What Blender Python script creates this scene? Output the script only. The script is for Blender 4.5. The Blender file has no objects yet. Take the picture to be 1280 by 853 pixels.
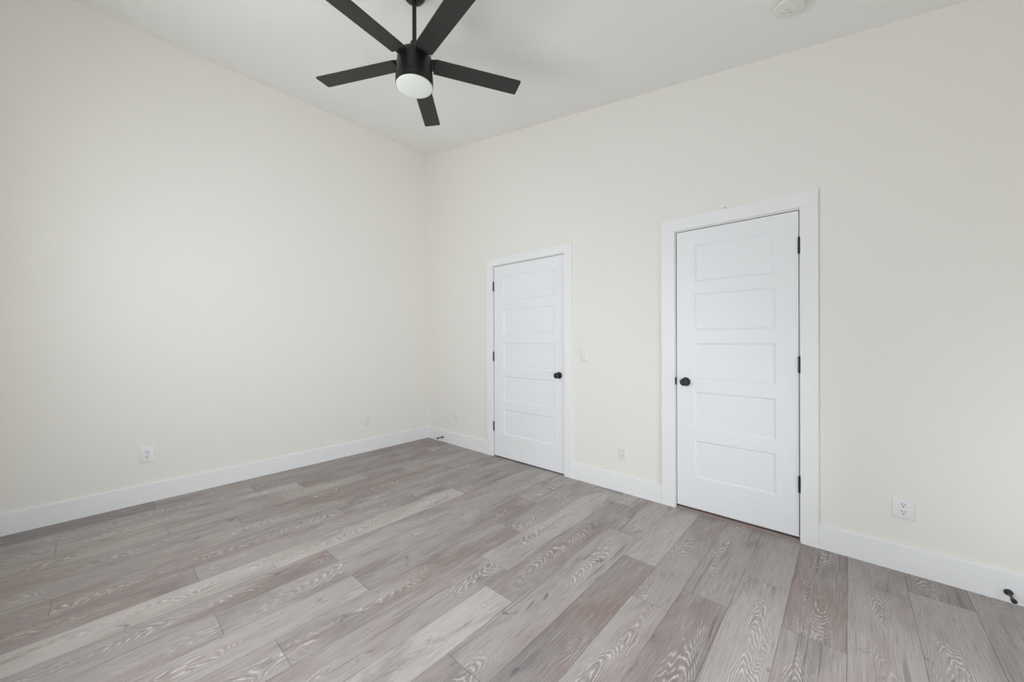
import bpy, bmesh, math, random
from mathutils import Vector, Matrix, Euler

S = bpy.context.scene
COL = S.collection
random.seed(7)
PI = math.pi

# ---------------------------------------------------------------- camera
F, YAW, PITCH, ROLL = 0.73396, 0.73082, -0.00117, -0.00302      # focal length in half frame widths; angles in radians
CAM = Vector((4.08233, -2.91741, 1.25))
SHIFT_Y = 0.00101 * 0.5
fwd = Vector((-math.sin(YAW) * math.cos(PITCH), math.cos(YAW) * math.cos(PITCH), math.sin(PITCH)))
rgt = Vector((math.cos(YAW), math.sin(YAW), 0.0))
upv = rgt.cross(fwd)
r2 = rgt * math.cos(ROLL) + upv * math.sin(ROLL)
u2 = -rgt * math.sin(ROLL) + upv * math.cos(ROLL)
cd = bpy.data.cameras.new('camera')
cam = bpy.data.objects.new('camera', cd)
COL.objects.link(cam)
cd.sensor_fit = 'HORIZONTAL'
cd.sensor_width = 36.0
cd.lens = 36.0 * F / 2.0
cd.shift_y = SHIFT_Y
cd.clip_start = 0.02
cam.matrix_world = Matrix(((r2.x, u2.x, -fwd.x, CAM.x), (r2.y, u2.y, -fwd.y, CAM.y), (r2.z, u2.z, -fwd.z, CAM.z), (0, 0, 0, 1)))
S.camera = cam

# ---------------------------------------------------------------- view, world, light
S.view_settings.view_transform = 'Standard'
S.view_settings.look = 'None'
S.view_settings.gamma = 1.0
S.view_settings.exposure = 0.25
S.view_settings.use_curve_mapping = False
S.cycles.max_bounces = 16
S.cycles.diffuse_bounces = 12
S.cycles.sample_clamp_indirect = 10.0

w = bpy.data.worlds.new('daylight')
S.world = w
w.use_nodes = True
bg = w.node_tree.nodes['Background']
bg.inputs['Color'].default_value = (0.80, 0.90, 1.0, 1)
bg.inputs['Strength'].default_value = 0.3

H0, SL = 3.66502, 0.16014                 # ceiling height at the left wall, fall per metre to the right
XR, YF = 4.93, -3.48                      # right wall, front wall (behind the camera)
def ceil_z(x): return H0 - SL * x

# assumed unseen openings, placed to set the wall brightness: (wall, along0, along1, z0, z1); fitted power of each pane light in watts
ASSUMED_WINDOWS = [('F', 1.3, 2.3, 1.45, 2.1), ('F', 3.3, 4.3, 0.15, 0.8), ('F', 2.3, 3.3, 0.8, 1.45), ('R', -2.4, -0.6, 0.15, 1.45)]
PANES = [('F', 1.3, 2.3, 1.45, 2.1, 20.0), ('F', 2.3, 3.3, 0.8, 1.45, 14.0), ('F', 3.3, 4.3, 0.15, 0.8, 5.0), ('R', -2.4, -0.6, 0.15, 0.8, 21.5), ('R', -2.4, -0.6, 0.8, 1.45, 7.0)]  # low front-right pane and its opening added to lift right wall and baseboard
for (wall, a0, a1, z0, z1, power) in PANES:
    ld = bpy.data.lights.new('window_daylight', 'AREA')
    ld.shape = 'RECTANGLE'; ld.size = a1 - a0; ld.size_y = z1 - z0; ld.energy = power; ld.color = (0.95, 0.975, 1.02)
    o = bpy.data.objects.new('window_daylight', ld); COL.objects.link(o)
    if wall == 'F':
        o.location = ((a0 + a1) / 2, YF - 0.02, (z0 + z1) / 2); o.rotation_euler = (PI / 2, 0, 0)
    else:
        o.location = (XR + 0.02, (a0 + a1) / 2, (z0 + z1) / 2); o.rotation_euler = (PI / 2, 0, PI / 2)

# ---------------------------------------------------------------- materials
def lin(r, g, b):
    f = lambda c: (c / 255 / 12.92) if c / 255 <= 0.04045 else ((c / 255 + 0.055) / 1.055) ** 2.4
    return (f(r), f(g), f(b), 1)
def mat(name, rgb, rough=0.5, spec=0.3, metal=0.0, bump=0.0, bscale=300.0, var=0.0):
    m = bpy.data.materials.new(name); m.use_nodes = True
    nt = m.node_tree; b = nt.nodes['Principled BSDF']
    b.inputs['Base Color'].default_value = lin(*rgb)
    b.inputs['Roughness'].default_value = rough
    b.inputs['Specular IOR Level'].default_value = spec
    b.inputs['Metallic'].default_value = metal
    tc = nt.nodes.new('ShaderNodeTexCoord')
    if bump:
        n = nt.nodes.new('ShaderNodeTexNoise'); n.inputs['Scale'].default_value = bscale; n.inputs['Detail'].default_value = 3
        nt.links.new(tc.outputs['Object'], n.inputs['Vector'])
        bp = nt.nodes.new('ShaderNodeBump'); bp.inputs['Strength'].default_value = bump; bp.inputs['Distance'].default_value = 0.001
        nt.links.new(n.outputs['Fac'], bp.inputs['Height']); nt.links.new(bp.outputs['Normal'], b.inputs['Normal'])
    if var:
        n = nt.nodes.new('ShaderNodeTexNoise'); n.inputs['Scale'].default_value = 1.3; n.inputs['Detail'].default_value = 2
        nt.links.new(tc.outputs['Object'], n.inputs['Vector'])
        mx = nt.nodes.new('ShaderNodeMix'); mx.data_type = 'RGBA'
        c = lin(*rgb)
        mx.inputs['A'].default_value = tuple(x * (1 - var) for x in c[:3]) + (1,)
        mx.inputs['B'].default_value = tuple(min(1, x * (1 + var)) for x in c[:3]) + (1,)
        nt.links.new(n.outputs['Fac'], mx.inputs['Factor']); nt.links.new(mx.outputs['Result'], b.inputs['Base Color'])
    return m
M_WALL = mat('wall_paint', (234, 232.8, 228), 0.85, 0.15, bump=0.15, bscale=220, var=0.006)
M_CEIL = mat('ceiling_paint', (235, 234.5, 232), 0.9, 0.1, bump=0.15, bscale=220, var=0.006)
M_TRIM = mat('trim_paint', (236, 238.5, 240), 0.42, 0.35, bump=0.04, bscale=120)
M_DOOR = mat('door_paint', (235, 238, 241), 0.42, 0.35, bump=0.05, bscale=160)
M_PLATE = mat('white_plastic', (230, 231, 232), 0.4, 0.4, bump=0.02)
M_SLOT = mat('dark_slot', (58, 58, 60), 0.7, 0.2, bump=0.02)
M_BLACK = mat('black_metal', (38, 38, 40), 0.38, 0.5, bump=0.05, bscale=500)
M_FAN = mat('fan_black', (23, 23, 23), 0.40, 0.45, bump=0.05, bscale=400)
M_BLADE = mat('fan_blade_black', (50, 49, 47), 0.55, 0.35, bump=0.08, bscale=90)
M_LENS = mat('opal_lens', (226, 231, 224), 0.35, 0.4, bump=0.02)
M_GAP = mat('dark_subfloor_gap_shade', (78, 73, 70), 0.9, 0.1, bump=0.1)
M_THR = mat('threshold_wood', (152, 137, 132), 0.5, 0.3, bump=0.3, bscale=90, var=0.15)
M_SMOKE = mat('aged_white_plastic', (224, 224, 219), 0.45, 0.3, bump=0.02)
M_GREY = mat('grey_plastic', (120, 120, 118), 0.5, 0.3, bump=0.02)

def make_glass():
    m = bpy.data.materials.new('window_glass'); m.use_nodes = True
    nt = m.node_tree; nt.nodes.clear()
    out = nt.nodes.new('ShaderNodeOutputMaterial'); mix = nt.nodes.new('ShaderNodeMixShader')
    tr = nt.nodes.new('ShaderNodeBsdfTransparent'); gl = nt.nodes.new('ShaderNodeBsdfGlossy'); gl.inputs['Roughness'].default_value = 0.02
    fr = nt.nodes.new('ShaderNodeFresnel'); fr.inputs['IOR'].default_value = 1.45
    nt.links.new(fr.outputs[0], mix.inputs[0]); nt.links.new(tr.outputs[0], mix.inputs[1]); nt.links.new(gl.outputs[0], mix.inputs[2])
    nt.links.new(mix.outputs[0], out.inputs[0])
    return m
M_GLASS = make_glass()

def make_floor_mat():
    m = bpy.data.materials.new('grey_oak_planks'); m.use_nodes = True
    nt = m.node_tree; L = nt.links.new; b = nt.nodes['Principled BSDF']
    def N(t): return nt.nodes.new(t)
    uv = N('ShaderNodeUVMap'); uv.uv_map = 'grain'
    at = N('ShaderNodeAttribute'); at.attribute_name = 'plank'
    sep = N('ShaderNodeSeparateColor'); L(at.outputs['Color'], sep.inputs[0])
    tone, red, seed = sep.outputs[0], sep.outputs[1], sep.outputs[2]
    def noise(su, sv, detail=2.0, dist=0.0, rough=0.5, off=0.0):
        mp = N('ShaderNodeMapping'); mp.inputs['Scale'].default_value = (su, sv, 1); mp.inputs['Location'].default_value = (off, off * 1.7, 0)
        L(uv.outputs[0], mp.inputs['Vector'])
        n = N('ShaderNodeTexNoise'); n.noise_dimensions = '2D'; n.inputs['Scale'].default_value = 1.0
        n.inputs['Detail'].default_value = detail; n.inputs['Distortion'].default_value = dist; n.inputs['Roughness'].default_value = rough
        L(mp.outputs[0], n.inputs['Vector'])
        return n.outputs['Fac']
    def mth(op, a, b_=None, c=None):
        n = N('ShaderNodeMath'); n.operation = op
        for i, v in enumerate((a, b_, c)):
            if v is None: continue
            if isinstance(v, (int, float)): n.inputs[i].default_value = v
            else: L(v, n.inputs[i])
        return n.outputs[0]
    def rng(v, a0, a1, b0=0.0, b1=1.0):
        n = N('ShaderNodeMapRange'); n.interpolation_type = 'SMOOTHSTEP'
        L(v, n.inputs['Value'])
        for k, x in (('From Min', a0), ('From Max', a1), ('To Min', b0), ('To Max', b1)): n.inputs[k].default_value = x
        return n.outputs[0]
    def mix(f, a, b_):
        n = N('ShaderNodeMix'); n.data_type = 'RGBA'
        if isinstance(f, (int, float)): n.inputs['Factor'].default_value = f
        else: L(f, n.inputs['Factor'])
        for k, v in (('A', a), ('B', b_)):
            if isinstance(v, tuple): n.inputs[k].default_value = v
            else: L(v, n.inputs[k])
        return n.outputs['Result']
    base = mix(tone, lin(133, 126, 124), lin(198, 193, 189))
    # soft brownish patches drawn out along the plank
    patch = rng(noise(1.3, 5.0, 3, 0.5, 0.55, off=3.1), 0.40, 0.66)
    base = mix(mth('MULTIPLY', patch, mth('MULTIPLY_ADD', red, 0.62, 0.14)), base, lin(138, 120, 116))
    cool = rng(noise(1.6, 5.0, 4, 0.5, 0.6, off=9.7), 0.52, 0.74)
    base = mix(mth('MULTIPLY', cool, 0.50), base, lin(122, 124, 128))
    # fine fibres
    fib = noise(6.0, 210.0, 4, 0.0, 0.65, off=1.3)
    base = mix(rng(fib, 0.50, 0.70, 0.0, 0.34), base, lin(112, 106, 103))
    base = mix(rng(fib, 0.48, 0.28, 0.0, 0.28), base, lin(206, 201, 195))
    # dark long streaks
    stk = mth('MULTIPLY', rng(noise(1.6, 55.0, 2, 0.2, off=6.0), 0.58, 0.70), rng(noise(0.8, 5.0, 1, off=4.0), 0.48, 0.62))
    base = mix(mth('MULTIPLY', stk, 0.50), base, lin(98, 95, 94))
    # limed cathedral figure: nested arches along the middle of each plank, straight grain towards its edges
    ua = N('ShaderNodeUVMap'); ua.uv_map = 'across'
    sp = N('ShaderNodeSeparateXYZ'); L(ua.outputs[0], sp.inputs[0])
    vc = mth('SUBTRACT', sp.outputs[1], mth('MULTIPLY', mth('SUBTRACT', seed, 0.5), 0.07))
    vc = mth('ADD', vc, mth('MULTIPLY', mth('SUBTRACT', noise(1.3, 2.0, 1, off=13.0), 0.5), 0.10))
    way = mth('SUBTRACT', mth('MULTIPLY', mth('GREATER_THAN', mth('FRACT', mth('MULTIPLY', seed, 7.0)), 0.5), 2.0), 1.0)
    arch = mth('MULTIPLY', mth('MULTIPLY', vc, vc), 62.0)
    field = mth('ADD', mth('ADD', mth('MULTIPLY', sp.outputs[0], way), arch), mth('MULTIPLY', noise(2.2, 9.0, 2, 0.3, off=2.2), 0.42))
    ph = mth('ADD', mth('MULTIPLY', field, 20.0), mth('MULTIPLY', noise(34.0, 110.0, 2, off=5.0), 0.42))
    tri = mth('PINGPONG', ph, 0.5)
    lines = rng(tri, 0.27, 0.46)
    near = rng(mth('ABSOLUTE', vc), 0.085, 0.02, 0.25, 1.0)
    msk = mth('MULTIPLY', mth('MULTIPLY', rng(noise(1.9, 5.0, 2, 0.2, off=7.7), 0.45, 0.62), near), rng(noise(16.0, 80.0, 2, off=8.8), 0.36, 0.58))
    base = mix(mth('MULTIPLY', mth('MULTIPLY', lines, msk), 0.60), base, lin(228, 223, 218))
    dl = rng(tri, 0.18, 0.0)
    base = mix(mth('MULTIPLY', mth('MULTIPLY', dl, msk), 0.50), base, lin(122, 110, 107))
    # knots
    kn = rng(noise(4.0, 12.0, 3, 1.1, off=11.0), 0.69, 0.80)
    base = mix(mth('MULTIPLY', kn, 0.62), base, lin(92, 91, 94))
    L(base, b.inputs['Base Color'])
    b.inputs['Roughness'].default_value = 0.5
    b.inputs['Specular IOR Level'].default_value = 0.3
    bp = N('ShaderNodeBump'); bp.inputs['Strength'].default_value = 0.12; bp.inputs['Distance'].default_value = 0.001
    L(fib, bp.inputs['Height']); L(bp.outputs[0], b.inputs['Normal'])
    return m
M_FLOOR = make_floor_mat()

# ---------------------------------------------------------------- mesh helpers
def box(bm, x0, x1, y0, y1, z0, z1, mi=0):
    vs = [bm.verts.new((x, y, z)) for x in (x0, x1) for y in (y0, y1) for z in (z0, z1)]
    for q in ((0, 1, 3, 2), (4, 6, 7, 5), (0, 4, 5, 1), (2, 3, 7, 6), (0, 2, 6, 4), (1, 5, 7, 3)):
        f = bm.faces.new([vs[i] for i in q]); f.material_index = mi
    return vs
def prism(bm, pts, axis_fn, a, b, mi=0):
    """extrude the closed 2D outline pts from a to b; axis_fn(p, t) gives the 3D point"""
    A = [bm.verts.new(axis_fn(p, a)) for p in pts]; B = [bm.verts.new(axis_fn(p, b)) for p in pts]
    n = len(pts)
    fs = [bm.faces.new(A), bm.faces.new(B)]
    for i in range(n): fs.append(bm.faces.new((A[i], A[(i + 1) % n], B[(i + 1) % n], B[i])))
    for f in fs: f.material_index = mi
def lathe(bm, prof, seg=32, mtx=None, mi=0):
    """revolve (radius, height) pairs about z"""
    rings = []
    for (r, h) in prof:
        if r < 1e-6: rings.append([bm.verts.new((0, 0, h))])
        else: rings.append([bm.verts.new((r * math.cos(2 * PI * i / seg), r * math.sin(2 * PI * i / seg), h)) for i in range(seg)])
    for A, B in zip(rings, rings[1:]):
        if len(A) == 1 and len(B) == 1: continue
        for i in range(seg):
            j = (i + 1) % seg
            if len(A) == 1: q = (A[0], B[i], B[j])
            elif len(B) == 1: q = (A[i], A[j], B[0])
            else: q = (A[i], A[j], B[j], B[i])
            f = bm.faces.new(q); f.material_index = mi
    if len(rings[0]) > 1: bm.faces.new(rings[0])
    if len(rings[-1]) > 1: bm.faces.new(rings[-1])
    if mtx is not None:
        bmesh.ops.transform(bm, matrix=mtx, verts=[v for R in rings for v in R])
def rrect(x0, x1, z0, z1, r, n=5):
    out = []
    for cx, cz, a in ((x1 - r, z1 - r, 0), (x0 + r, z1 - r, 90), (x0 + r, z0 + r, 180), (x1 - r, z0 + r, 270)):
        for i in range(n + 1):
            t = math.radians(a + 90 * i / n); out.append((cx + r * math.cos(t), cz + r * math.sin(t)))
    return out
def link(name, bm, mats, parent=None, loc=(0, 0, 0), rot=(0, 0, 0), bevel=0.0, smooth=True, segs=2):
    bmesh.ops.recalc_face_normals(bm, faces=bm.faces)
    me = bpy.data.meshes.new(name); bm.to_mesh(me); bm.free()
    for m in (mats if isinstance(mats, (list, tuple)) else [mats]): me.materials.append(m)
    if smooth: me.polygons.foreach_set('use_smooth', [True] * len(me.polygons)); me.set_sharp_from_angle(angle=math.radians(35))
    o = bpy.data.objects.new(name, me); COL.objects.link(o)
    o.location = loc; o.rotation_euler = rot
    if parent: o.parent = parent
    if bevel:
        md = o.modifiers.new('edge', 'BEVEL'); md.width = bevel; md.segments = segs; md.limit_method = 'ANGLE'; md.angle_limit = math.radians(40)
    return o
def empty(name, loc, rot=(0, 0, 0)):
    o = bpy.data.objects.new(name, None); COL.objects.link(o); o.empty_display_size = 0.05
    o.location = loc; o.rotation_euler = rot
    return o
def tag(o, label, cat, group=None):
    o['label'] = label; o['category'] = cat
    if group: o['group'] = group
    return o
def struct(o, label=None, cat=None):
    o['kind'] = 'structure'
    if label: o['label'] = label
    if cat: o['category'] = cat
    return o
BM = bmesh.new

# ---------------------------------------------------------------- floor: planks running towards the back wall
SEAMS = [0.0, 0.222, 0.41, 0.61, 0.796, 0.985, 1.19, 1.373, 1.555, 1.74, 1.915, 2.10, 2.29, 2.485, 2.70, 2.885, 3.10, 3.285, 3.46, 3.66, 3.862, 4.075, 4.30, 4.515, 4.725, XR]
JOINT = {0: -2.608, 1: -2.012, 2: -1.713, 3: -2.59, 4: -2.236, 5: -0.55, 6: -3.055, 7: -2.55, 8: -2.243, 9: -1.987, 10: -2.547, 11: -1.995, 12: -2.41,
         13: -1.415, 14: -1.579, 15: -1.974, 16: -0.849, 17: -1.152, 18: -2.3, 19: -0.613, 20: -0.916, 21: -1.65, 22: -0.218, 23: -0.7, 24: -1.1, 25: -0.4, 26: -0.9, 27: -1.3}
PL = 1.358
# (tone, red) of planks that stand out: row, y just inside the plank
LOOK = {(0, -1): (.30, .5), (0, -3): (.16, .3), (1, -1): (.34, .8), (1, -2.5): (.52, .2), (2, -1): (.26, .7), (2, -2.5): (.62, .2), (3, -2): (.52, .5), (3, -.8): (.45, .5),
        (4, -.5): (.56, .3), (4, -1.5): (.28, .9), (4, -3): (.42, .6), (5, -.3): (.40, .5), (5, -1.5): (.34, .9), (6, -2): (.38, .6), (6, -3.3): (.3, .3), (7, -1.5): (.42, .7), (7, -3): (.28, .9),
        (8, -1.5): (.86, .25), (8, -3): (.80, .2), (8, -.4): (.36, .6), (9, -1.2): (.58, .4), (9, -2.8): (.40, .95), (10, -.5): (.66, .3), (10, -1.8): (.46, .6), (10, -3): (.45, .3), (11, -1.2): (.40, .8), (11, -2.8): (.60, .25),
        (12, -1.5): (.44, .8), (12, -3): (.46, .7), (13, -.5): (.74, .2), (13, -2): (.52, .6), (14, -.7): (.38, .5), (14, -2.2): (.90, .15), (15, -1.2): (.54, .3), (15, -2.6): (.46, .2),
        (16, -.4): (.66, .2), (16, -1.5): (.26, 1.), (17, -.6): (.42, .4), (17, -1.8): (.58, .4), (18, -1): (.24, 1.), (19, -.3): (.42, .3), (19, -1.2): (.56, .4), (20, -.4): (.30, .9), (20, -1.5): (.52, .4),
        (21, -1): (.52, .3), (22, -.1): (.20, .1), (22, -.8): (.52, .3), (23, -.4): (.46, .2)}
bm = BM()
uvl = bm.loops.layers.uv.new('grain'); cl = bm.loops.layers.float_color.new('plank'); uvp = bm.loops.layers.uv.new('across')
G = 0.0006
for i in range(len(SEAMS) - 1):
    x0, x1 = SEAMS[i], SEAMS[i + 1]
    ys = [JOINT[i] + k * PL for k in range(-4, 4)]
    ys = [YF] + sorted(y for y in ys if YF + 0.05 < y < 0.12) + [0.13]
    for y0, y1 in zip(ys, ys[1:]):
        tone, red = random.uniform(0.34, 0.6), random.uniform(0.2, 0.8)
        for (r, yy), v in LOOK.items():
            if r == i and y0 < yy < y1: tone, red = v
        uo, vo, sd = random.uniform(0, 400), random.uniform(0, 90), random.random()
        vs = [bm.verts.new((x, y, 0)) for x, y in ((x0 + G, y0 + G), (x1 - G, y0 + G), (x1 - G, y1 - G), (x0 + G, y1 - G))]
        f = bm.faces.new(vs)
        for lp in f.loops:
            lp[uvl].uv = (lp.vert.co.y + uo, lp.vert.co.x - x0 + vo)
            lp[cl] = (tone, red, sd, 1)
            lp[uvp].uv = (lp.vert.co.y, lp.vert.co.x - (x0 + x1) / 2)
box(bm, -0.15, XR + 0.15, YF - 0.15, 0.2, -0.12, -0.0015, 1)
me_floor = link('floor', bm, [M_FLOOR, M_GAP], smooth=False)
struct(me_floor)

# ---------------------------------------------------------------- walls and ceiling
TH = 0.15
# door leaves and openings on the back wall: (x0, x1, z0, z1, opening x0, x1, z1, casing outer x0, x1, z1)
D1 = dict(x0=1.206, x1=2.115, z0=0.012, z1=2.056)
D2 = dict(x0=3.1235, x1=3.8515, z0=0.030, z1=2.0535)
bm = BM()
xs = [-TH, D1['x0'] - 0.004, D1['x1'] + 0.004, D2['x0'] - 0.004, D2['x1'] + 0.004, XR + TH]
for a, b_ in ((0, 1), (2, 3), (4, 5)):
    A, B_ = xs[a], xs[b_]
    prism(bm, [(A, -0.1), (B_, -0.1), (B_, ceil_z(B_) + 0.02), (A, ceil_z(A) + 0.02)], lambda p, t: (p[0], t, p[1]), 0, 0.2)
for d, a, b_ in ((D1, 1, 2), (D2, 3, 4)):
    A, B_ = xs[a], xs[b_]
    prism(bm, [(A, d['z1'] + 0.004), (B_, d['z1'] + 0.004), (B_, ceil_z(B_) + 0.02), (A, ceil_z(A) + 0.02)], lambda p, t: (p[0], t, p[1]), 0, 0.2)
    prism(bm, [(A, -0.1), (B_, -0.1), (B_, d['z1'] + 0.004), (A, d['z1'] + 0.004)], lambda p, t: (p[0], t, p[1]), 0.12, 0.2)  # added unseen panel closing the opening, keeps outside light out of door gaps
struct(link('wall_back', bm, M_WALL, smooth=False))
bm = BM(); box(bm, -TH, 0, YF - TH, 0.0, -0.1, H0 + 0.02)
struct(link('wall_left', bm, M_WALL, smooth=False))
# front and right walls with the assumed openings for the pane lights
bm = BM()
fx = [(0.0, 1.3, None), (1.3, 2.3, (1.45, 2.1)), (2.3, 3.3, (0.8, 1.45)), (3.3, 4.3, (0.15, 0.8)), (4.3, XR, None)]
for A, B_, hole in fx:
    prism(bm, [(A, hole[1] if hole else -0.1), (B_, hole[1] if hole else -0.1), (B_, ceil_z(B_) + 0.02), (A, ceil_z(A) + 0.02)], lambda p, t: (p[0], t, p[1]), YF - TH, YF)
    if hole: box(bm, A, B_, YF - TH, YF, -0.1, hole[0])
struct(link('wall_front', bm, M_WALL, smooth=False))
bm = BM()
for A, B_, hole in ((YF - TH, -2.4, None), (-2.4, -0.6, (0.15, 1.45)), (-0.6, 0.0, None)):
    box(bm, XR, XR + TH, A, B_, hole[1] if hole else -0.1, ceil_z(XR) + 0.02)
    if hole: box(bm, XR, XR + TH, A, B_, -0.1, hole[0])
struct(link('wall_right', bm, M_WALL, smooth=False))
bm = BM()
prism(bm, [(-TH, ceil_z(-TH)), (XR + TH, ceil_z(XR + TH)), (XR + TH, ceil_z(XR + TH) + 0.15), (-TH, ceil_z(-TH) + 0.15)], lambda p, t: (p[0], t, p[1]), YF - TH, 0.2)
struct(link('ceiling', bm, M_CEIL, smooth=False))

# assumed window frames, unseen behind the camera; area lights give their daylight
for n, (wall, x0, x1, z0, z1) in enumerate(ASSUMED_WINDOWS):
    mtx = Matrix.Translation((0, YF, 0)) if wall == 'F' else Matrix.Translation((XR, 0, 0)) @ Matrix.Rotation(-PI / 2, 4, 'Z') @ Matrix.Scale(-1, 4, (1, 0, 0))
    f = 0.04
    bm = BM()
    for a, b_, c, d in ((x0, x0 + f, z0, z1), (x1 - f, x1, z0, z1), (x0 + f, x1 - f, z0, z0 + f), (x0 + f, x1 - f, z1 - f, z1)): box(bm, a, b_, -0.12, -0.07, c, d)
    bmesh.ops.transform(bm, matrix=mtx, verts=bm.verts)
    o = struct(link('window_%d' % (n + 1), bm, M_TRIM, smooth=False))
    bm = BM(); box(bm, x0 + f, x1 - f, -0.098, -0.092, z0 + f, z1 - f)
    bmesh.ops.transform(bm, matrix=mtx, verts=bm.verts)
    link('glass', bm, M_GLASS, o, smooth=False)

# ---------------------------------------------------------------- door casings (jambs included), doors
CT = 0.018
BH, BT = 0.143, 0.014
def casing(n, d, cx0, cx1, cz, rv0, rv1, rvz):
    """flat casing: outer edge cx0..cx1 up to cz; inner edge rv0, rv1, rvz"""
    bm = BM()
    box(bm, cx0, rv0, -CT, 0, 0.0, rvz); box(bm, rv1, cx1, -CT, 0, 0.0, rvz); box(bm, cx0, cx1, -CT, 0, rvz, cz)
    o = struct(link('trim_%d' % n, bm, M_TRIM, bevel=0.002, smooth=False))
    g = 0.004
    bm = BM()
    # jamb lining (a stop runs behind the leaf)
    J0, J1, JZ = d['x0'] - g, d['x1'] + g, d['z1'] + g
    box(bm, J0 - 0.012, J0, 0.0005, 0.118, 0.0, JZ); box(bm, J1, J1 + 0.012, 0.0005, 0.118, 0.0, JZ); box(bm, J0, J1, 0.0005, 0.118, JZ, JZ + 0.012)
    box(bm, J0, J0 + 0.012, 0.040, 0.06, 0.0, JZ); box(bm, J1 - 0.012, J1, 0.040, 0.06, 0.0, JZ); box(bm, J0 + 0.012, J1 - 0.012, 0.040, 0.06, JZ - 0.012, JZ)
    link('jamb', bm, M_TRIM, o, smooth=False)
    return o
casing(1, D1, 1.105, 2.2075, 2.150, 1.196, 2.124, 2.0665)
casing(2, D2, 3.016, 3.947, 2.158, 3.1125, 3.861, 2.0665)

PAN_TOP = [1.943, 1.590, 1.232, 0.877, 0.524]
PAN_H = 0.266
def door_leaf(d, px0, px1):
    """leaf with five recessed moulded panels in its room face (y = 0 plane, room at -y)"""
    bm = BM()
    T = 0.036
    x0, x1, z0, z1 = d['x0'], d['x1'], d['z0'], d['z1']
    xs = [x0, px0, px1, x1]
    zs = [z0]
    for t in reversed(PAN_TOP): zs += [t - PAN_H, t]
    zs.append(z1)
    grid = {}
    V = lambda i, k: grid.setdefault((i, k), bm.verts.new((xs[i], 0.0, zs[k])))
    for i in range(3):
        for k in range(len(zs) - 1):
            if i == 1 and k % 2 == 1:
                # panel: quirk, ovolo slope, flat field
                prev = [V(1, k), V(2, k), V(2, k + 1), V(1, k + 1)]
                for inset, dep in ((0.001, 0.0028), (0.006, 0.0042), (0.0115, 0.0085), (0.0140, 0.0090), (0.0165, 0.0072)):
                    cur = [bm.verts.new((a, dep, c)) for a, c in ((px0 + inset, zs[k] + inset), (px1 - inset, zs[k] + inset), (px1 - inset, zs[k + 1] - inset), (px0 + inset, zs[k + 1] - inset))]
                    for q in range(4): bm.faces.new((prev[q], prev[(q + 1) % 4], cur[(q + 1) % 4], cur[q]))
                    prev = cur
                bm.faces.new(prev)
            else:
                bm.faces.new((V(i, k), V(i + 1, k), V(i + 1, k + 1), V(i, k + 1)))
    # sides and back
    nz = len(zs) - 1
    bl, br, tl, tr = (bm.verts.new(p) for p in ((x0, T, z0), (x1, T, z0), (x0, T, z1), (x1, T, z1)))
    bm.faces.new((bl, br, tr, tl))
    bm.faces.new([V(0, k) for k in range(nz + 1)] + [tl, bl])
    bm.faces.new([V(3, k) for k in range(nz + 1)] + [tr, br])
    bm.faces.new([V(i, 0) for i in range(4)] + [br, bl])
    bm.faces.new([V(i, nz) for i in range(4)] + [tr, tl])
    return bm
def hinge(parent, x, zc):
    bm = BM()
    L_ = 0.047; k = 5
    for i in range(k):
        a = -L_ + i * 2 * L_ / k; b_ = a + 2 * L_ / k - 0.0012
        lathe(bm, [(0.0062, a), (0.0062, b_)], 14)
    lathe(bm, [(0.0052, -L_), (0.0052, L_)], 12)
    lathe(bm, [(0.0, L_ + 0.006), (0.004, L_ + 0.005), (0.0058, L_ + 0.001), (0.005, L_)], 14)
    lathe(bm, [(0.005, -L_), (0.0058, -L_ - 0.001), (0.004, -L_ - 0.005), (0.0, -L_ - 0.006)], 14)
    bmesh.ops.translate(bm, verts=bm.verts, vec=(x, -0.0062, zc))
    box(bm, x - 0.0014, x + 0.0014, -0.003, 0.030, zc - L_, zc + L_)
    return link('hinge', bm, M_BLACK, parent)
def knob(parent, x, z):
    bm = BM()
    mtx = Matrix.Translation((x, 0, z)) @ Matrix.Rotation(PI / 2, 4, 'X')     # local +z -> room (-y)
    lathe(bm, [(0.0, 0.066), (0.008, 0.0655), (0.009, 0.0635), (0.012, 0.0635), (0.0135, 0.065), (0.020, 0.0625), (0.0255, 0.056), (0.0272, 0.049), (0.0255, 0.042), (0.020, 0.0365), (0.0135, 0.034), (0.0115, 0.030), (0.0115, 0.006)], 32, mtx)
    k = link('door_knob', bm, M_BLACK, parent)
    bm = BM()
    lathe(bm, [(0.0125, 0.012), (0.022, 0.0115), (0.028, 0.009), (0.0315, 0.004), (0.0325, 0.0), ], 36, mtx)
    link('rosette', bm, M_BLACK, k)
    return k
def strike(parent, x, z0, z1):
    bm = BM()
    box(bm, x - 0.0065, x + 0.0035, -0.0012, 0.003, z0, z1)
    return link('strike_plate', bm, M_BLACK, parent, bevel=0.0006)

d1 = struct(link('door_1', door_leaf(D1, 1.347, 2.008), M_DOOR, bevel=0.0012, smooth=False), 'narrow-looking white five-panel door nearer the room corner, hinged on its left', 'door')
for z in (1.844, 1.086, 0.327): hinge(d1, D1['x0'] - 0.002, z)
knob(d1, 2.060, 0.9275)
d2 = struct(link('door_2', door_leaf(D2, 3.247, 3.734), M_DOOR, bevel=0.0012, smooth=False), 'larger-looking white five-panel door with knob on its left and wood threshold below', 'door')
for z in (1.837, 1.099, 0.358): hinge(d2, D2['x1'] + 0.002, z)
knob(d2, 3.1865, 0.947)
strike(d2, D2['x0'] - 0.005, 0.920, 0.974)
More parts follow.
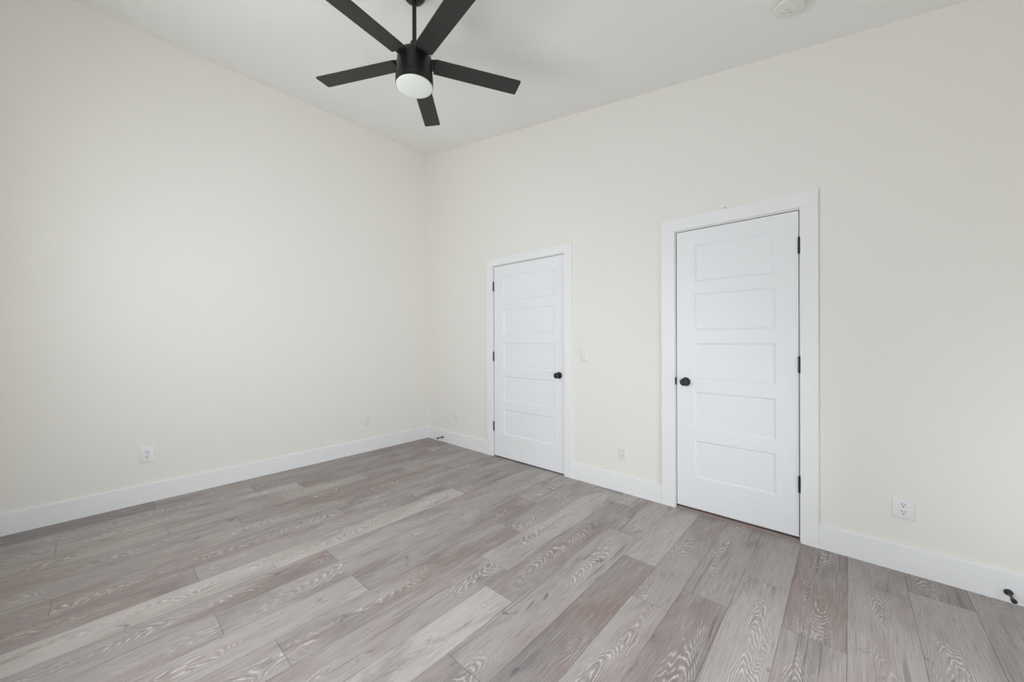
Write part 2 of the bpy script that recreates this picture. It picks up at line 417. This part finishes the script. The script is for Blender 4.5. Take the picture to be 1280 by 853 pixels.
# pinkish-brown wooden threshold in the right door's opening
bm = BM()
prism(bm, [(-0.006, 0.0), (-0.006, 0.008), (0.004, 0.0145), (0.05, 0.0155), (0.115, 0.0155), (0.115, 0.0)], lambda p, t: (t, p[0], p[1]), D2['x0'] - 0.002, D2['x1'] + 0.002)
struct(link('trim_3', bm, M_THR, smooth=False))
# added dark strip painting the shade in the gap under the left door
bm = BM(); box(bm, D1['x0'] - 0.002, D1['x1'] + 0.002, 0.012, 0.115, 0.0, 0.002)
struct(link('trim_4', bm, M_GAP, smooth=False))

# ---------------------------------------------------------------- baseboards
def base_prof(): return [(0, 0), (BT, 0), (BT, BH - 0.004), (BT - 0.001, BH - 0.0012), (BT - 0.004, BH), (0, BH)]
def baseboard(name, runs, fn):
    bm = BM()
    for a, b_ in runs: prism(bm, base_prof(), fn, a, b_)
    return struct(link(name, bm, M_TRIM, smooth=False))
baseboard('baseboard_back', [(0.0, 1.105), (2.2075, 3.016), (3.947, XR)], lambda p, t: (t, -p[0], p[1]))
baseboard('baseboard_left', [(YF, -BT)], lambda p, t: (p[0], t, p[1]))
baseboard('baseboard_front', [(BT, XR - BT)], lambda p, t: (t, YF + p[0], p[1]))
baseboard('baseboard_right', [(YF + BT, -BT)], lambda p, t: (XR - p[0], t, p[1]))

# ---------------------------------------------------------------- outlets, switch, wall plate
# built in their own frame: x to the right, z up, the room towards -y
def plate_mesh(wd, ht):
    bm = BM()
    o1 = rrect(-wd / 2, wd / 2, -ht / 2, ht / 2, 0.004); o2 = rrect(-wd / 2 + 0.004, wd / 2 - 0.004, -ht / 2 + 0.004, ht / 2 - 0.004, 0.003)
    A = [bm.verts.new((x, 0, z)) for x, z in o1]; B = [bm.verts.new((x, -0.003, z)) for x, z in o1]; C = [bm.verts.new((x, -0.0062, z)) for x, z in o2]
    n = len(A); bm.faces.new(A); bm.faces.new(C)
    for i in range(n):
        j = (i + 1) % n
        bm.faces.new((A[i], A[j], B[j], B[i])); bm.faces.new((B[i], B[j], C[j], C[i]))
    return bm
def screw(parent, x, z, y=-0.0062):
    bm = BM()
    lathe(bm, [(0.0, 0.0012), (0.0022, 0.001), (0.0032, 0.0)], 14, Matrix.Translation((x, y, z)) @ Matrix.Rotation(PI / 2, 4, 'X'))
    box(bm, x - 0.0024, x + 0.0024, y - 0.00135, y - 0.0009, z - 0.0004, z + 0.0004)
    return link('screw', bm, M_PLATE, parent)
def outlet(loc, rz, wd, ht, label):
    t = empty('power_outlet', loc, (0, 0, rz))
    tag(t, label, 'outlet', None)
    link('cover_plate', plate_mesh(wd, ht), M_PLATE, t)
    for s in (1, -1):
        zc = s * 0.0195
        out = []
        for i in range(40):
            a = 2 * PI * i / 40; x = 0.0172 * math.cos(a); z = 0.0172 * math.sin(a)
            out.append((x, max(-0.0142, min(0.0142, z))))
        bm = BM(); prism(bm, [(p[0], p[1] + zc) for p in out], lambda p, q: (p[0], q, p[1]), -0.0055, -0.0082)
        r = link('receptacle', bm, M_PLATE, t, bevel=0.0006)
        bm = BM()
        box(bm, -0.0078, -0.0050, -0.00845, -0.006, zc + 0.0008, zc + 0.0095)
        box(bm, 0.0052, 0.0076, -0.00845, -0.006, zc + 0.0016, zc + 0.0088)
        prism(bm, [(-0.003, -0.0045), (0.003, -0.0045)] + [(0.003 * math.cos(a), -0.0075 + 0.003 * math.sin(a)) for a in (0, -PI / 4, -PI / 2, -3 * PI / 4, -PI)], lambda p, q: (p[0], q, p[1] + zc), -0.00845, -0.006)
        link('slots', bm, M_SLOT, r, smooth=False)
    screw(t, 0, 0)
    return t
outlet((4.300, 0, 0.3395), 0, 0.088, 0.110, 'white duplex power outlet on the wall right of the larger-looking door')
outlet((2.697, 0, 0.3245), 0, 0.068, 0.104, 'white duplex power outlet low on the wall between the two doors')
outlet((0.569, 0, 0.3535), 0, 0.068, 0.108, 'faint white duplex power outlet between the room corner and the left door')
outlet((0, -2.636, 0.3725), PI / 2, 0.085, 0.124, 'white duplex power outlet above the baseboard of the left wall, nearest the camera')

def rocker(name, loc, rz, wd, ht, label, cat, part, split):
    t = empty(name, loc, (0, 0, rz)); tag(t, label, cat)
    link('cover_plate', plate_mesh(wd, ht), M_PLATE, t)
    bm = BM()
    fr = 0.0335 / 2; fh = 0.067 / 2
    for a, b_, c, d in ((-fr, -fr + 0.0015, -fh, fh), (fr - 0.0015, fr, -fh, fh), (-fr, fr, fh - 0.0015, fh), (-fr, fr, -fh, -fh + 0.0015)): box(bm, a, b_, -0.0078, -0.0055, c, d)
    link('insert_frame', bm, M_PLATE, t, smooth=False)
    bm = BM()
    if split:      # a flat insert with an upright groove
        box(bm, -fr + 0.003, -0.0012, -0.0085, -0.0055, -fh + 0.003, fh - 0.003); box(bm, 0.0012, fr - 0.003, -0.0085, -0.0055, -fh + 0.003, fh - 0.003)
    else:          # a tilted rocker paddle
        prism(bm, [(-fh + 0.003, -0.0055), (-fh + 0.003, -0.0115), (0, -0.0080), (fh - 0.003, -0.0072), (fh - 0.003, -0.0055)], lambda p, q: (q, p[1], p[0]), -fr + 0.003, fr - 0.003)
    link(part, bm, M_PLATE, t, bevel=0.0005, smooth=False)
    screw(t, 0, fh + 0.013); screw(t, 0, -fh - 0.013)
    return t
rocker('light_switch', (2.325, 0, 1.1265), 0, 0.074, 0.112, 'white rocker light switch beside the left door, at knob height', 'light switch', 'paddle', False)
rocker('wall_plate', (0, -0.838, 0.360), PI / 2, 0.078, 0.122, 'white plate with an upright groove, on the left wall near the room corner', 'wall plate', 'insert', True)

# ---------------------------------------------------------------- door stops on the back baseboard
def door_stop(loc, label, L_=0.090):
    t = empty('door_stop', loc); tag(t, label, 'door stop')
    mtx = Matrix.Rotation(PI / 2, 4, 'X')
    bm = BM(); lathe(bm, [(0.0, 0.010), (0.008, 0.0095), (0.012, 0.0075), (0.0150, 0.003), (0.0150, 0.0)], 28, mtx); link('base', bm, M_BLACK, t)
    bm = BM(); lathe(bm, [(0.0075, 0.004), (0.0062, 0.014), (0.0056, 0.03), (0.0060, 0.045), (0.0070, L_ - 0.018)], 20, mtx); link('rod', bm, M_BLACK, t)
    bm = BM(); lathe(bm, [(0.0065, L_ - 0.02), (0.0095, L_ - 0.018), (0.0100, L_ - 0.010), (0.0095, L_ - 0.002), (0.0075, L_), (0.0, L_ + 0.001)], 24, mtx); link('tip', bm, M_BLACK, t)
    return t
door_stop((4.6455, -BT, 0.0475), 'black door stop on the baseboard at the right edge, beyond the right outlet')
door_stop((0.3187, -BT, 0.058), 'black door stop on the back baseboard beside the room corner')

# ---------------------------------------------------------------- small speck on the top edge of the right casing
bm = BM(); lathe(bm, [(0.0, 0.004), (0.004, 0.003), (0.0045, 0.0), (0.003, -0.004)], 12, Matrix.Rotation(PI / 2, 4, 'X'))
tag(link('wall_speck', bm, M_GREY, loc=(3.449, -0.012, 2.162)), 'tiny grey speck at the top edge of the right door casing', 'wall_speck')

# ---------------------------------------------------------------- smoke detector on the sloping ceiling
tilt = math.atan(SL)
sdx, sdy = 3.852, -0.433
t = empty('smoke_detector', (sdx, sdy, ceil_z(sdx)), (0, tilt, 0))
tag(t, 'round white smoke detector on the sloping ceiling near the back wall', 'smoke detector')
bm = BM(); lathe(bm, [(0.0, 0.0), (0.074, 0.0), (0.074, -0.010), (0.070, -0.012)], 48); link('base', bm, M_SMOKE, t)
bm = BM(); lathe(bm, [(0.064, -0.010), (0.064, -0.016), (0.072, -0.018), (0.072, -0.026), (0.066, -0.034), (0.050, -0.0385), (0.0, -0.040)], 48)
c = link('cover', bm, M_SMOKE, t)
bm = BM()
for (x, y, r) in ((-0.004, -0.012, 0.003), (0.006, 0.016, 0.0028), (-0.028, 0.006, 0.0022)):
    bm = BM()
    lathe(bm, [(r, -0.0375), (r, -0.0402), (0.0, -0.0404)], 14, Matrix.Translation((x, y, 0)))
    link('indicator', bm, M_SLOT, c)
bm = BM(); lathe(bm, [(0.014, -0.037), (0.014, -0.0412), (0.012, -0.0420), (0.0, -0.0422)], 28, Matrix.Translation((0.030, -0.012, 0))); link('test_button', bm, M_SMOKE, c)

# ---------------------------------------------------------------- ceiling fan
FX, FY, FZ = 2.1662, -1.6389, 2.909
fan = empty('ceiling_fan', (FX, FY, ceil_z(FX)))
tag(fan, 'black five-blade ceiling fan with a round white light, hung by a short rod', 'ceiling fan')
ZC = ceil_z(FX)
def fl(z): return z - ZC
bm = BM(); lathe(bm, [(0.067, 0.012), (0.067, -0.012), (0.064, -0.022), (0.053, -0.037), (0.036, -0.047), (0.018, -0.051), (0.0, -0.051)], 48); link('canopy', bm, M_FAN, fan)
bm = BM(); lathe(bm, [(0.0125, fl(3.28)), (0.0125, fl(2.975))], 24); link('downrod', bm, M_FAN, fan)
bm = BM(); lathe(bm, [(0.0, fl(3.028)), (0.018, fl(3.027)), (0.024, fl(3.020)), (0.027, fl(2.995)), (0.031, fl(2.955)), (0.036, fl(2.945))], 32); link('yoke_cover', bm, M_FAN, fan)
bm = BM()
lathe(bm, [(0.0, fl(2.957)), (0.060, fl(2.955)), (0.090, fl(2.947)), (0.0985, fl(2.935)), (0.1005, fl(2.905)), (0.1035, fl(2.860)), (0.1075, fl(2.820)), (0.1085, fl(2.803)), (0.1055, fl(2.801)), (0.1055, fl(2.795))], 64)
link('motor_housing', bm, M_FAN, fan)
bm = BM(); lathe(bm, [(0.103, fl(2.800)), (0.1088, fl(2.799)), (0.1088, fl(2.768)), (0.1076, fl(2.763)), (0.104, fl(2.763)), (0.104, fl(2.785))], 64); link('light_ring', bm, M_FAN, fan)
bm = BM(); lathe(bm, [(0.1060, fl(2.772)), (0.1066, fl(2.764)), (0.103, fl(2.757)), (0.092, fl(2.752)), (0.065, fl(2.747)), (0.035, fl(2.7445)), (0.0, fl(2.744))], 64); link('light_lens', bm, M_LENS, fan)
def blade_mesh():
    bm = BM()
    r0, r1, wd, th = 0.118, 0.66, 0.1165, 0.007
    c = 0.010
    pts = [(r0, -wd / 2 + 0.004), (r1 - c, -wd / 2), (r1 - c * 0.3, -wd / 2 + c * 0.3), (r1, -wd / 2 + c), (r1, wd / 2 - c), (r1 - c * 0.3, wd / 2 - c * 0.3), (r1 - c, wd / 2), (r0, wd / 2 - 0.004)]
    prism(bm, pts, lambda p, q: (p[0], p[1], q), -th / 2, th / 2)
    return bm
def iron_mesh():
    bm = BM()
    pts = [(0.088, -0.036), (0.128, -0.046), (0.165, -0.030), (0.172, 0.0), (0.165, 0.030), (0.128, 0.046), (0.088, 0.036)]
    prism(bm, pts, lambda p, q: (p[0], p[1], q), 0.0035, 0.0085)
    for x, y in ((0.14, -0.022), (0.14, 0.022), (0.16, 0.0)):
        lathe(bm, [(0.0, 0.0115), (0.004, 0.0105), (0.005, 0.0085)], 12, Matrix.Translation((x, y, 0)))
    return bm
b0 = i0 = None
for k in range(5):
    a = 3.6056 - k * 2 * PI / 5
    if b0 is None:
        b0 = b = link('blade', blade_mesh(), M_BLADE, fan, bevel=0.0018)
        i0 = link('blade_bracket', iron_mesh(), M_FAN, b)
    else:
        b = b0.copy(); COL.objects.link(b); b.parent = fan
        ib = i0.copy(); COL.objects.link(ib); ib.parent = b
    # spin to its own angle, then twist about its long axis
    b.rotation_mode = 'XYZ'
    b.rotation_euler = (Matrix.Rotation(a, 3, 'Z') @ Matrix.Rotation(-0.1269, 3, 'X')).to_euler()
    b.location = (0, 0, fl(FZ))
